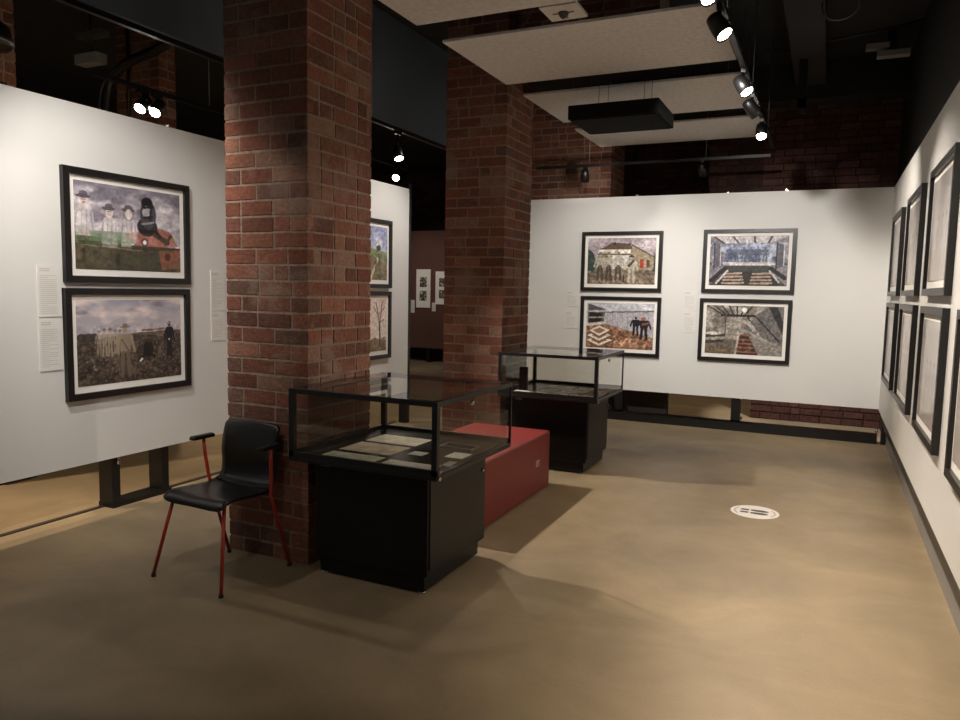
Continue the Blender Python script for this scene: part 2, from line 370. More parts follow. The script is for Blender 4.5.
# ------------------------------------------------------------------ painter for prints: colours kept on the vertices of a fine grid
class Canvas:
    def __init__(s, w, h, top, bot):
        s.w, s.h = w, h
        s.Y, s.X = np.mgrid[0:h, 0:w]; s.X = s.X/(w-1); s.Y = s.Y/(h-1)
        t = s.Y[..., None]; s.a = np.array(top)*t+np.array(bot)*(1-t); s.rs = np.random.RandomState(int(sum(top)*7+sum(bot)))
    def put(s, mask, c, al=1.):
        k = (mask*al)[..., None]; s.a = s.a*(1-k)+np.array(c)*k
    def poly(s, pts, c, al=1.):
        ins = np.zeros(s.X.shape, bool); n = len(pts)
        for i in range(n):
            x1, y1 = pts[i]; x2, y2 = pts[(i+1) % n]
            if y1 == y2: continue
            cond = ((y1 > s.Y) != (y2 > s.Y)) & (s.X < (x2-x1)*(s.Y-y1)/(y2-y1)+x1); ins ^= cond
        s.put(ins.astype(float), c, al)
    def ell(s, cx, cy, rx, ry, c, al=1.):
        d = ((s.X-cx)/rx)**2+((s.Y-cy)/ry)**2; s.put(np.clip((1.25-d)*4, 0, 1), c, al)
    def line(s, x1, y1, x2, y2, wd, c, al=1.):
        dx, dy = x2-x1, y2-y1; L2 = dx*dx+dy*dy+1e-9; A = s.w/s.h
        t = np.clip(((s.X-x1)*dx+(s.Y-y1)*dy)/L2, 0, 1)
        d = np.hypot((s.X-x1-t*dx), (s.Y-y1-t*dy)/A*1.0); s.put((d < wd).astype(float), c, al)
    def fbm(s, fx, fy, octv=4):
        out = np.zeros(s.X.shape); amp = 1; tot = 0
        for k in range(octv):
            gx, gy = int(fx*2**k)+2, int(fy*2**k)+2; g = s.rs.rand(gy+1, gx+1)
            x = s.X*(gx-.001); y = s.Y*(gy-.001); i = x.astype(int); j = y.astype(int); u = x-i; v = y-j
            u = u*u*(3-2*u); v = v*v*(3-2*v)
            out += amp*((g[j, i]*(1-u)+g[j, i+1]*u)*(1-v)+(g[j+1, i]*(1-u)+g[j+1, i+1]*u)*v); tot += amp; amp *= .55
        return out/tot
    def cloud(s, y0, y1, c, fx=3, fy=4, lo=.4, hi=.7, al=1.):
        n = s.fbm(fx, fy); m = np.clip((n-lo)/(hi-lo), 0, 1)*((s.Y >= y0) & (s.Y <= y1)); s.put(m, c, al)
    def grain(s, y0, y1, amt, f=30):
        n = s.fbm(f, f*.7, 2)-.5; m = ((s.Y >= y0) & (s.Y <= y1)); s.a = s.a*(1+amt*2*(n*m)[..., None])
    def fig(s, x, y, h, c, al=1., hat=None, w=1., legs=True, leg=None):
        """a small standing figure, feet at y"""
        A = s.w/s.h; u = h/A; hw = u*w*.72; c2 = leg or c
        s.ell(x, y+h*.91, u*.055, h*.07, c, al)
        s.poly([(x-hw*.16, y+h*.82), (x+hw*.16, y+h*.82), (x+hw*.20, y+h*.74), (x+hw*.13, y+h*.44), (x-hw*.13, y+h*.44), (x-hw*.20, y+h*.74)], c, al)
        s.line(x-hw*.18, y+h*.76, x-hw*.26, y+h*.47, hw*.04, c, al); s.line(x+hw*.18, y+h*.76, x+hw*.26, y+h*.47, hw*.04, c, al)
        dk = tuple(v*.62 for v in c); s.line(x-hw*.13, y+h*.46, x+hw*.13, y+h*.46, .004, dk, al*.7); s.line(x-hw*.13, y+h*.72, x-hw*.15, y+h*.5, .003, dk, al*.6); s.line(x+hw*.13, y+h*.72, x+hw*.15, y+h*.5, .003, dk, al*.6)
        if legs:
            s.line(x-hw*.07, y+h*.44, x-hw*.10, y, hw*.055, c2, al); s.line(x+hw*.07, y+h*.44, x+hw*.11, y, hw*.055, c2, al)
        if hat:
            s.ell(x, y+h*.955, u*.11, h*.020, hat, al); s.ell(x, y+h*.985, u*.058, h*.04, hat, al)
    def lin(s):
        a = np.clip(s.a/255.*1.08, 0, 1); return np.where(a <= .04045, a/12.92, ((a+.055)/1.055)**2.4)
def print_mesh(cv, w, h):
    """grid in the local XZ plane facing -Y"""
    me = bpy.data.meshes.new('print'); nx, ny = cv.w, cv.h
    xs = (cv.X-.5)*w; zs = (cv.Y-.5)*h
    co = np.stack([xs, np.zeros_like(xs), zs], -1).reshape(-1, 3)
    idx = np.arange(nx*ny).reshape(ny, nx)
    q = np.stack([idx[:-1, :-1], idx[:-1, 1:], idx[1:, 1:], idx[1:, :-1]], -1).reshape(-1, 4)
    me.from_pydata(co.tolist(), [], q.tolist()); me.update()
    ca = me.color_attributes.new('Col', 'FLOAT_COLOR', 'POINT')
    c = np.concatenate([cv.lin(), np.ones((ny, nx, 1))], -1).astype(np.float32)
    ca.data.foreach_set('color', c.ravel()); me.materials.append(M['print']); return me

def p_rider():
    c = Canvas(170, 112, (120, 112, 122), (168, 158, 166))
    c.cloud(.3, 1, (206, 198, 202), 3, 4, .35, .62, .95); c.cloud(.5, 1, (88, 84, 96), 3, 5, .5, .72, .7)
    c.cloud(.3, .62, (225, 218, 214), 3, 3, .4, .7, .7)
    c.poly([(0, 0), (1, 0), (1, .31), (.5, .29), (0, .36)], (74, 66, 50)); c.grain(0, .34, .4)
    c.poly([(.0, .30), (.5, .27), (.5, .34), (0, .40)], (60, 74, 44), .9)
    c.poly([(.12, .33), (.56, .33), (.54, .47), (.13, .44)], (84, 106, 76), .5); c.cloud(.3, .46, (150, 176, 140), 9, 6, .5, .7, .5)
    c.poly([(0, .40), (.16, .40), (.12, .48), (0, .50)], (84, 88, 70), .8)
    for x, y, r in ((.08, .78, .034), (.30, .67, .032), (.48, .68, .034)):
        c.poly([(x-r*1.1, y-.05), (x+r*1.1, y-.05), (x+r*2.5, y-.14), (x+r*2.1, y-.40), (x-r*2.1, y-.40), (x-r*2.5, y-.14)], (206, 198, 198), .62)
        c.line(x-r*1.7, y-.12, x-r*2.4, y-.32, .008, (128, 120, 124), .55); c.line(x+r*1.7, y-.12, x+r*2.2, y-.32, .006, (128, 120, 124), .55)
        c.line(x-r*.5, y-.10, x-r*.7, y-.38, .004, (150, 142, 146), .6); c.line(x+r*.8, y-.10, x+r*.5, y-.38, .005, (138, 130, 134), .6)
        c.ell(x, y, r, .062, (206, 190, 184), .95); c.ell(x+.004, y-.022, r*.42, .008, (120, 96, 96), .7); c.line(x-r*.55, y+.012, x+r*.55, y+.012, .003, (70, 60, 64), .8)
        c.ell(x-.004, y+.050, r*1.75, .020, (74, 68, 76), .92); c.ell(x, y+.075, r*1.05, .036, (88, 80, 88), .92)
    c.ell(.48, .69, .052, .088, (84, 74, 78), .35); c.ell(.48, .68, .030, .058, (208, 194, 188), .9)
    c.poly([(.12, .33), (.52, .33), (.52, .46), (.13, .45)], (96, 118, 88), .42)
    c.ell(.74, .42, .18, .12, (146, 92, 82)); c.poly([(.52, .31), (.98, .33), (.92, .42), (.8, .48), (.6, .42)], (158, 102, 90))
    c.cloud(.33, .52, (214, 150, 140), 8, 5, .55, .7, .4)
    c.ell(.66, .55, .095, .11, (34, 30, 36)); c.ell(.67, .70, .075, .17, (60, 58, 64)); c.ell(.66, .84, .055, .07, (30, 28, 32))
    c.ell(.655, .73, .040, .07, (168, 162, 164), .9); c.line(.62, .78, .72, .80, .008, (28, 26, 30)); c.line(.63, .66, .71, .68, .01, (24, 22, 26)); c.line(.69, .64, .70, .82, .010, (30, 28, 34)); c.line(.61, .58, .72, .61, .008, (170, 166, 168), .7)
    c.line(.74, .46, .86, .38, .026, (66, 52, 42)); c.line(.84, .36, .90, .46, .015, (72, 56, 46)); c.line(.74, .52, .78, .44, .018, (40, 34, 34))
    c.ell(.63, .355, .018, .028, (240, 236, 230)); c.ell(.63, .36, .036, .05, (30, 28, 30), .5); c.ell(.63, .355, .016, .024, (244, 240, 232))
    c.poly([(.5, .31), (1, .31), (1, .26), (.5, .26)], (52, 46, 34), .9)
    c.poly([(.77, .26), (1, .29), (1, .05), (.80, .03)], (136, 84, 68), .85); c.ell(.86, .19, .03, .05, (70, 40, 34))
    c.poly([(.3, 0), (.78, 0), (.76, .22), (.32, .2)], (58, 56, 46), .6); c.cloud(.0, .3, (70, 78, 50), 5, 4, .5, .7, .5)
    c.line(.05, .28, .6, .25, .004, (150, 142, 120), .5); c.grain(.0, .95, .18, 40); return c
def p_field():
    c = Canvas(170, 112, (150, 146, 156), (200, 184, 180))
    c.cloud(.5, 1, (176, 168, 172), 3, 5, .4, .65, 1); c.cloud(.55, 1, (216, 196, 190), 3, 5, .5, .7, 1); c.cloud(.6, 1, (112, 104, 108), 3, 6, .6, .75, .8)
    c.poly([(0, 0), (1, 0), (1, .57), (.5, .585), (0, .52)], (78, 67, 58)); c.poly([(.3, .57), (1, .55), (1, .61), (.6, .6)], (96, 82, 70))
    c.cloud(0, .5, (50, 42, 38), 22, 18, .42, .62, .7); c.cloud(0, .3, (122, 108, 94), 34, 26, .62, .75, .8); c.grain(0, .56, .6, 60)
    c.poly([(.16, .5), (.22, .5), (.60, .06), (.42, .1)], (108, 94, 80), .5)
    for x, r in ((.04, .04), (.10, .05), (.15, .035)): c.ell(x, .56, r, .05, (58, 50, 46), .9)
    c.line(.60, .62, .82, .63, .008, (120, 92, 80)); c.grain(.5, .7, .2)
    for x, y, h, a in ((.19, .36, .28, .45), (.24, .34, .32, .6), (.29, .33, .33, .6), (.34, .36, .28, .5), (.38, .34, .30, .6)): c.fig(x, y, h, (150, 136, 120), a+.2, (104, 92, 84), 1.0)
    c.line(.43, .05, .43, .50, .055, (52, 45, 40), .5); c.fig(.43, .08, .62, (146, 130, 110), .85, (112, 100, 88), 1.15, leg=(104, 92, 76)); c.line(.40, .52, .46, .38, .005, (62, 54, 46), .8)
    c.ell(.655, .38, .05, .10, (30, 26, 28)); c.ell(.66, .49, .016, .03, (60, 46, 42)); c.line(.63, .36, .58, .26, .012, (34, 30, 30)); c.line(.66, .32, .72, .28, .014, (26, 24, 24)); c.line(.59, .26, .57, .24, .008, (220, 210, 200))
    c.fig(.875, .28, .45, (34, 32, 40), 1., None, .95); c.line(.865, .3, .88, .56, .02, (34, 32, 38)); c.ell(.872, .70, .012, .02, (150, 116, 100)); c.ell(.875, .49, .006, .012, (230, 220, 214))
    return c
def p_house():
    c = Canvas(130, 88, (150, 136, 144), (190, 178, 178)); c.cloud(.5, 1, (206, 194, 196), 3, 4, .45, .7, .8)
    c.poly([(0, 0), (1, 0), (1, .32), (0, .34)], (130, 116, 98)); c.cloud(0, .3, (96, 84, 72), 8, 8, .45, .65, .8); c.grain(0, .3, .4)
    c.ell(.0, .52, .10, .22, (34, 54, 48)); c.ell(.07, .44, .06, .16, (44, 62, 54)); c.ell(1.0, .45, .05, .18, (54, 62, 60))
    c.poly([(.15, .30), (.97, .34), (.97, .58), (.66, .84), (.62, .80), (.15, .72)], (150, 136, 112)); c.poly([(.14, .74), (.30, .84), (.36, .90), (.62, .88), (.66, .80), (.64, .72)], (90, 72, 58))
    c.line(.62, .88, .99, .58, .010, (84, 66, 54)); c.poly([(.15, .66), (.64, .66), (.64, .75), (.15, .75)], (214, 206, 192)); c.line(.15, .65, .64, .65, .006, (60, 50, 46))
    c.poly([(.37, .34), (.62, .36), (.62, .62), (.37, .63)], (208, 204, 200)); c.poly([(.27, .4), (.33, .4), (.33, .62), (.27, .62)], (90, 76, 66)); c.ell(.40, .88, .02, .03, (60, 44, 38))
    c.poly([(.78, .35), (.83, .35), (.83, .55), (.78, .55)], (160, 50, 34)); c.poly([(.87, .36), (.92, .36), (.92, .52), (.87, .52)], (84, 60, 54)); c.cloud(.34, .8, (110, 96, 80), 12, 10, .55, .7, .5)
    for x in (.19, .32, .46): c.fig(x, .10, .58, (172, 164, 150), .85, (96, 88, 80), 1.2, leg=(66, 58, 52)); c.poly([(x-.03, .30), (x+.03, .30), (x+.022, .42), (x-.022, .42)], (70, 64, 58), .7)
    c.fig(.655, .06, .56, (176, 168, 150), .95, (52, 46, 46), 1.3); c.line(.62, .4, .68, .5, .02, (70, 66, 66)); c.line(.55, .06, .55, .2, .008, (50, 42, 38)); c.grain(0, 1, .25, 40); return c
def p_ruin():
    c = Canvas(130, 88, (176, 176, 182), (214, 208, 206)); c.cloud(.7, 1, (226, 222, 222), 3, 4, .45, .7, .8)
    c.poly([(0, 0), (1, 0), (1, .30), (.3, .55), (0, .5)], (140, 106, 84)); c.cloud(0, .5, (112, 80, 62), 9, 9, .42, .62, .9); c.cloud(0, .45, (186, 150, 122), 16, 12, .6, .75, .8); c.grain(0, .5, .5)
    c.poly([(.26, .55), (1, .26), (1, .83), (.26, .78)], (168, 164, 168)); c.line(.26, .79, 1, .84, .012, (110, 104, 104))
    for k in range(9): x = .32+k*.075; c.line(x, .53-.03*k, x, .78, .004, (126, 122, 124), .7)
    c.poly([(.02, .48), (.26, .52), (.28, .86), (.02, .98)], (86, 80, 80)); c.poly([(.04, .55), (.22, .58), (.24, .76), (.04, .80)], (36, 30, 30)); c.line(0, .80, .28, .82, .014, (168, 162, 160)); c.line(.0, .50, .28, .56, .02, (196, 188, 182)); c.line(0, .66, .26, .68, .01, (150, 140, 134))
    for k, (x, y) in enumerate(((.20, .13), (.20, .24), (.20, .35))):
        w = .20-.02*k
        c.poly([(x-w, y+.03), (x, y-.09), (x+w, y+.05), (x+w, y), (x, y-.13), (x-w, y-.01)], (104, 82, 66))
        c.poly([(x-w, y+.03), (x, y+.14), (x+w, y+.05), (x, y-.09)], (222, 206, 188))
        c.poly([(x-w*.62, y+.03), (x, y+.10), (x+w*.62, y+.045), (x, y-.04)], (138, 106, 84))
    c.fig(.74, .32, .40, (30, 28, 36), 1, None, 1.5); c.fig(.86, .24, .48, (36, 30, 34), 1, None, 1.6); c.ell(.845, .67, .03, .03, (150, 90, 70)); c.line(.84, .55, .93, .58, .018, (110, 70, 60)); c.grain(0, 1, .2, 40); return c
def p_room():
    c = Canvas(130, 88, (96, 92, 92), (70, 64, 62)); c.poly([(.0, 0), (.2, .28), (.2, .92), (0, 1)], (120, 116, 124)); c.poly([(1, 0), (.78, .28), (.78, .92), (1, 1)], (132, 126, 132))
    c.poly([(0, 1), (.2, .86), (.78, .86), (1, 1)], (190, 184, 184)); 
    for x in (.2, .38, .58, .74): c.line(x, .84, x-.08+(x-.4)*.4, 1., .012, (60, 54, 54))
    c.poly([(.2, .42), (.78, .42), (.78, .86), (.2, .86)], (96, 106, 130)); c.cloud(.42, .86, (176, 184, 200), 8, 5, .45, .65, .9); c.cloud(.42, .86, (50, 54, 70), 10, 7, .55, .7, .8)
    for k in range(6): c.fig(.26+.09*k, .46, .34, (74, 80, 100), .7, (160, 166, 184), 1.2)
    c.line(.2, .44, .78, .44, .022, (196, 190, 188)); c.poly([(.2, .40), (.78, .40), (.80, .26), (.19, .26)], (62, 64, 60)); c.poly([(.1, 0), (.92, 0), (.78, .28), (.2, .28)], (50, 44, 40))
    for x in (.32, .68):
        for k in range(4): c.line(x-.11-.01*k, .24-.065*k, x+.10+.01*k, .24-.065*k+.01, .013, (164, 146, 132)); c.line(x-.12, .21-.065*k, x+.12, .21-.065*k, .008, (60, 40, 34))
    for x0, x1 in ((.06, .14), (.86, .95)): c.poly([(x0, .34), (x1, .4), (x1, .82), (x0, .86)], (92, 88, 96)); c.line(x0, .34, x0, .86, .008, (44, 40, 44)); c.line(x1, .4, x1, .82, .006, (200, 196, 200))
    c.line(.03, .1, .2, .34, .03, (40, 36, 36)); c.line(.97, .16, .80, .34, .03, (40, 36, 36)); c.line(.1, .05, .24, .3, .014, (196, 190, 188)); c.line(.9, .08, .78, .3, .012, (186, 180, 180)); c.grain(0, 1, .3, 40); return c
def p_attic():
    c = Canvas(130, 88, (120, 112, 104), (90, 82, 72)); c.cloud(.3, 1, (176, 168, 158), 5, 5, .4, .65, .8)
    for k in range(7): c.line(.0+.1*k, 1, .25+.04*k, .78, .010, (52, 46, 42))
    c.line(.2, .80, .64, .80, .014, (48, 42, 40)); c.line(.26, .3, .26, .86, .008, (80, 72, 66)); c.ell(.50, .92, .03, .05, (230, 226, 216))
    c.poly([(.64, .80), (.80, 1), (1, 1), (1, .18), (.52, .52)], (104, 100, 98)); c.poly([(.80, 1), (.92, 1), (1, .66), (1, .42)], (44, 44, 46))
    c.line(.64, .80, .98, .26, .010, (34, 32, 32)); c.line(.54, .78, .76, .30, .010, (44, 40, 40)); c.poly([(.58, .70), (.74, .36), (.62, .48), (.54, .62)], (176, 170, 162), .8); c.line(.52, .5, .98, .14, .02, (150, 146, 140))
    c.poly([(.4, 0), (1, 0), (1, .2), (.52, .42)], (128, 122, 116)); c.poly([(.42, .0), (.70, 0), (.56, .42), (.44, .42)], (66, 44, 36))
    for k in range(5): y = .06+k*.085; c.line(.43, y, .66-.02*k, y, .011, (128, 84, 66))
    c.line(.40, 0, .44, .42, .014, (170, 158, 144)); c.cloud(.05, .5, (140, 128, 112), 10, 8, .5, .7, .5)
    c.poly([(.0, .2), (.24, .24), (.26, .42), (0, .40)], (60, 54, 50)); c.ell(.1, .42, .12, .03, (186, 180, 170)); c.line(0, .3, .25, .33, .02, (150, 142, 132)); c.ell(.34, .45, .05, .12, (130, 122, 112), .8); c.line(.0, .1, .3, .06, .02, (110, 90, 66)); c.grain(0, 1, .35, 40); return c
def p_path():
    c = Canvas(110, 76, (132, 140, 172), (188, 194, 212)); c.cloud(.55, 1, (206, 206, 216), 3, 4, .45, .7, .9)
    c.poly([(0, 0), (1, 0), (1, .52), (.6, .6), (0, .5)], (120, 132, 92)); c.poly([(.5, .5), (1, .3), (1, 0), (.3, 0)], (122, 110, 84)); c.cloud(0, .5, (84, 84, 56), 9, 9, .45, .65, .8)
    c.ell(.80, .60, .05, .05, (44, 52, 40)); c.line(.62, .0, .78, .40, .02, (190, 176, 150)); c.fig(.74, .2, .22, (90, 76, 66), .9); c.fig(.82, .16, .24, (90, 76, 66), .9); c.grain(0, 1, .3, 40); return c
def p_tree():
    c = Canvas(110, 76, (214, 196, 186), (224, 208, 196)); c.poly([(0, 0), (1, 0), (1, .22), (0, .26)], (132, 110, 84)); c.cloud(0, .26, (92, 84, 60), 9, 9, .45, .65, .9)
    c.line(.85, .1, .84, .55, .018, (84, 62, 56)); c.line(.84, .5, .90, .95, .010, (84, 62, 56)); c.line(.84, .5, .76, .92, .010, (84, 62, 56)); c.line(.80, .7, .70, .85, .007, (84, 62, 56)); c.line(.87, .72, .95, .85, .007, (84, 62, 56)); c.line(.84, .55, .94, .6, .007, (84, 62, 56))
    c.cloud(.6, 1, (176, 146, 132), 12, 8, .55, .7, .6); c.line(.45, .2, .46, .8, .012, (100, 80, 70)); c.grain(0, 1, .2, 40); return c
def p_pale(s):
    c = Canvas(70, 48, (176-s*3, 171-s*3, 168-s*3), (166, 160, 155)); c.rs = np.random.RandomState(50+s)
    c.cloud(0, 1, (190, 184, 180), 2, 3, .4, .7, .6); c.poly([(0, 0), (1, 0), (1, .26), (.5, .34), (0, .28)], (160, 150, 142), .7)
    for k in range(3): c.fig(.3+.18*k+.02*s, .12, .5, (146, 140, 136), .5, (120, 114, 110), 1.2)
    c.cloud(0, .4, (170, 162, 156), 4, 3, .5, .7, .5); return c

FW, FH, FB = .985, .715, .042
def frame_parts(root, cv, mw=.036, w=FW, h=FH, fb=FB):
    x, z = w/2, h/2; m = MB(); D = .034
    ix, iz = x-fb, z-fb
    o = [(-x, -z), (x, -z), (x, z), (-x, z)]; i = [(-ix, -iz), (ix, -iz), (ix, iz), (-ix, iz)]
    vs = [(a, -D, b) for a, b in o]+[(a, -D, b) for a, b in i]+[(a, 0, b) for a, b in o]+[(a, -.008, b) for a, b in i]
    fs = []
    for k in range(4):
        j = (k+1) % 4; fs += [(k, j, 4+j, 4+k), (8+j, 8+k, 12+k, 12+j), (k, 8+k, 8+j, j), (4+k, 4+j, 12+j, 12+k)]
    m.add(vs, fs); m.build('frame', M['frame'], root)
    m = MB(); m.box(-ix-.002, ix+.002, -.014, -.006, -iz-.002, iz+.002); m.build('mount', M['mount'], root)
    me = print_mesh(cv, 2*(ix-mw), 2*(iz-mw)-.006) if not isinstance(cv, bpy.types.Mesh) else cv
    p = bpy.data.objects.new('print', me); COL.objects.link(p); p.parent = root; p.location = (0, -.0165, .004)
ZU, ZL = 1.913, 1.152
def picture(label, cv, loc, rz, group, **k):
    t = thing('framed_photograph', label, 'framed picture', loc, rz, group); frame_parts(t, cv, **k); return t
G1, G2, G3 = 'framed photographs on the left display wall', 'framed photographs on the far display wall', 'framed works on the right display wall'
XL = -4.299
picture('black framed photo of a helmeted rider in red with three faded figures in hats', p_rider(), (XL, 3.525, ZU-.01), PI/2, G1)
picture('black framed photo of soldiers walking over a dark ploughed field under clouds', p_field(), (XL, 3.515, ZL), PI/2, G1)
picture('black framed photo of green field under blue sky, seen between the two pillars', p_path(), (XL, 6.31, ZU-.01), PI/2, G1)
picture('black framed photo of a bare tree on pinkish ground, seen between the pillars', p_tree(), (XL, 6.305, ZL), PI/2, G1)
YB = 8.799
picture('black framed photo of a stone house with a row of standing men', p_house(), (-2.275, YB, ZU+.01), 0, G2)
picture('black framed photo of rubble stack and two dark figures beside a grey wall', p_ruin(), (-2.265, YB, ZL-.01), 0, G2)
picture('black framed photo of a dim room with bluish window and two flights of steps', p_room(), (-.828, YB, ZU+.015), 0, G2)
picture('black framed photo of an attic room with sloping dark roof and brown steps', p_attic(), (-.835, YB, ZL-.005), 0, G2)
XR = .564
RL = [('far', 7.74), ('second', 6.27), ('third', 4.84), ('nearest', 3.40)]
lab = {(0, 1): 'black framed work in upper row of right wall, nearest the corner',
       (0, 0): 'black framed work in lower row of right wall, nearest the corner',
       (1, 1): 'framed grey work in upper row of right wall, second from the corner',
       (1, 0): 'framed grey work in lower row of right wall, second from the corner',
       (2, 1): 'tall upper row framed work on right wall, cut off by the right picture edge',
       (2, 0): 'framed work in lower row of right wall, third from the corner',
       (3, 0): 'framed work in lower row of right wall, barely entering at the right picture edge'}
for k, (n, y) in enumerate(RL):
    for r in (1, 0):
        if (k, r) not in lab: continue
        picture(lab[(k, r)], p_pale(2*k+r), (XR, y, 1.945 if r else 1.127), -PI/2, G3, h=.755)

# label cards
def card(label, loc, rz, w, h, seed, group):
    t = thing('label_card', label, 'label', loc, rz, group); rnd = random.Random(seed)
    B(-w/2, w/2, -.006, 0, -h/2, h/2).build('card', M['label'], t)
    m = MB(); z = h/2-.022; k = 0
    while z > -h/2+.02:
        ln = w*(.5 if k < 2 else rnd.choice((.8, .8, .74, .78, .4)))
        m.box(-w/2+.012, -w/2+.012+ln-.01, -.0068, -.0061, z-(.0035 if k < 2 else .0018), z); z -= .012 if k != 1 else .03; k += 1
    m.build('text_lines', M['ink'], t)
GL = 'white caption cards on the walls'
card('white caption card left of the rider photo, upper one of the two', (XL, 2.942, 1.490), PI/2, .148, .315, 1, GL)
card('white caption card beside the soldiers photo, lower one of the two on the left', (XL, 2.938, 1.160), PI/2, .145, .32, 2, GL)
card('upper white caption card beside the big pillar edge', (XL, 4.31, 1.502), PI/2, .14, .31, 3, GL)
card('lower white caption card beside the big pillar edge', (XL, 4.31, 1.226), PI/2, .14, .225, 4, GL)
card('pale caption card left of the stone house photo, upper one', (-2.88, YB, 1.466), 0, .165, .20, 5, GL)
card('pale caption card left of the rubble photo, lower one', (-2.88, YB, 1.2), 0, .165, .215, 6, GL)
card('pale caption card between the far picture pairs, upper one', (-1.443, YB, 1.478), 0, .148, .22, 7, GL)
card('pale caption card between the far picture pairs, lower one', (-1.443, YB, 1.222), 0, .148, .245, 8, GL)

# distant brown partition with small prints, seen between the pillars
dp = thing('display_board', 'dark brown partition far away between the two brick pillars', 'display wall')
B(-9.2, -6.2, 13.5, 13.6, .30, 2.75).build('board', M['brownwall'], dp)
for x in (-9.0, -7.6, -6.4): B(x, x+.08, 13.5, 13.6, 0, .30).build('post', M['black_metal'], dp)
def small_print(label, x, z, w, h, seed):
    t = thing('framed_print', label, 'framed picture', (x, 13.5, z), 0, 'small white prints on the distant brown partition')
    B(-w/2, w/2, -.03, 0, -h/2, h/2).build('mount', M['mount'], t)
    rnd = random.Random(seed)
    for zc in (h*.17, -h*.19):
        c = Canvas(30, 30, (90, 84, 80), (60, 54, 50)); c.rs = np.random.RandomState(seed+(40 if zc > 0 else 9)); c.cloud(0, 1, (200, 194, 186), 4, 4, .5, .65, .9); c.grain(0, 1, .4, 10)
        p = bpy.data.objects.new('photo', print_mesh(c, w*.5, h*.26)); COL.objects.link(p); p.parent = t; p.location = (0, -.032, zc)
small_print('small white mounted print with two dark pictures on the distant brown partition', -7.68, 1.55, .34, .80, 3)
small_print('small white mounted print half hidden by the second brick pillar', -7.22, 1.57, .34, .68, 5)
for i, x in enumerate((-7.945, -7.435)):
    card(('tiny caption card left of the distant white print' if i == 0 else 'tiny caption card between the two distant white prints'), (x, 13.4985, 1.17), 0, .09, .27-.09*i, 11+i, GL)

# ------------------------------------------------------------------ glass display cases
W_, D_, ZB_, ZT_ = .885, .912, .635, 1.022
def make_case(root):
    """origin: front right corner of the glass box on the floor"""
    m = MB(); m.box(-.80, -.11, .115, .80, .10, ZB_); m.build('cabinet', M['black'], root, bevel=.003)
    m = MB(); m.box(-.785, -.135, .135, .77, .012, .10); m.build('plinth', M['black'], root, bevel=.003)
    for x, y in ((-.76, .16), (-.16, .16), (-.76, .745), (-.16, .745)):
        m = MB(); m.lathe([(.02, 0), (.022, .006), (.01, .008), (.01, .014)], 14, o=(x, y, 0)); m.build('foot', M['chrome'], root)
    m = MB(); m.box(-.1125, -.104, .135, .785, .13, ZB_-.02); d = m.build('door', M['black'], root, bevel=.002)
    m = MB(); m.lathe([(.011, 0), (.011, .010), (.008, .013)], 16, 'X', (-.104, .74, .52)); m.build('lock', M['chrome'], d)
    # deck tray and its raised lining
    m = MB(); m.box(-W_, 0, 0, D_, ZB_, ZB_+.022); m.build('deck', M['black_metal'], root, bevel=.002)
    m = MB(); m.box(-W_+.03, -.03, .03, D_-.03, ZB_+.022, ZB_+.030); m.build('lining', M['deck'], root)
    t = .030; z0, z1 = ZB_+.022, ZT_-t
    for x in (-W_, -t):
        for y in (0, D_-t):
            s = t if y == 0 or x < -.1 else .012
            m = MB(); m.box(x+(t-s if x > -.1 else 0), x+t, y+(t-s if y > .1 else 0), y+t, z0, z1); m.build('post', M['black_metal'], root, bevel=.001)
    for a in ((-W_, 0, 0, t), (-W_, 0, D_-t, D_)):
        m = MB(); m.box(a[0], a[1], a[2], a[3], z1, ZT_-.004); m.build('top_rail', M['black_metal'], root, bevel=.0015)
    for a in ((-W_, -W_+t), (-t, 0)):
        m = MB(); m.box(a[0], a[1], t, D_-t, z1, ZT_-.004); m.build('top_rail', M['black_metal'], root, bevel=.0015)
    for a in ((-W_, 0, 0, .016), (-W_, 0, D_-.016, D_), (-W_, -W_+.016, .016, D_-.016)):
        m = MB(); m.box(a[0], a[1], a[2], a[3], z0, z0+.030); m.build('bottom_rail', M['black_metal'], root, bevel=.001)
    def pane(n, *a):
        m = MB(); 
        x0, x1, y0, y1, zz0, zz1 = a
        if x0 == x1: m.add([(x0, y0, zz0), (x0, y1, zz0), (x0, y1, zz1), (x0, y0, zz1)], [(0, 1, 2, 3)])
        elif y0 == y1: m.add([(x0, y0, zz0), (x1, y0, zz0), (x1, y0, zz1), (x0, y0, zz1)], [(0, 1, 2, 3)])
        else: m.add([(x0, y0, zz0), (x1, y0, zz0), (x1, y1, zz0), (x0, y1, zz0)], [(0, 1, 2, 3)])
        return m.build(n, M['glass'], root)
    pane('glass_pane', -W_+t, -t, .010, .010, z0+.0305, z1)
    pane('glass_pane', -W_+t, -t, D_-.010, D_-.010, z0+.0305, z1)
    pane('glass_pane', -W_+.010, -W_+.010, t, D_-t, z0+.0305, z1)
    gd = pane('glass_door', -.008, -.008, t, D_-.010, z0+.002, z1)
    m = MB(); m.lathe([(.013, -.012), (.013, .004), (.009, .008)], 16, 'X', (-.008, .40, z1-.028)); m.build('lock', M['chrome'], gd)
    m = MB(); m.lathe([(.010, 0), (.010, .012)], 14, 'X', (0, .018, ZB_+.010)); m.build('hinge', M['chrome'], gd)
    pane('glass_top', -W_+.002, -.002, .002, D_-.002, ZT_-.0025, ZT_-.0025)
    m = MB(); m.box(-.76, -.70, .108, .116, ZB_-.035, ZB_-.020); m.build('latch', M['steel'], root)
c1 = thing('display_case', 'nearer glass-topped display case on black cabinet, in front of the big pillar', 'display case', (-1.629, 3.006, 0), .0, 'glass display cases')
make_case(c1)
c2 = dup(c1, None, (-1.658, 5.80, 0), .018)
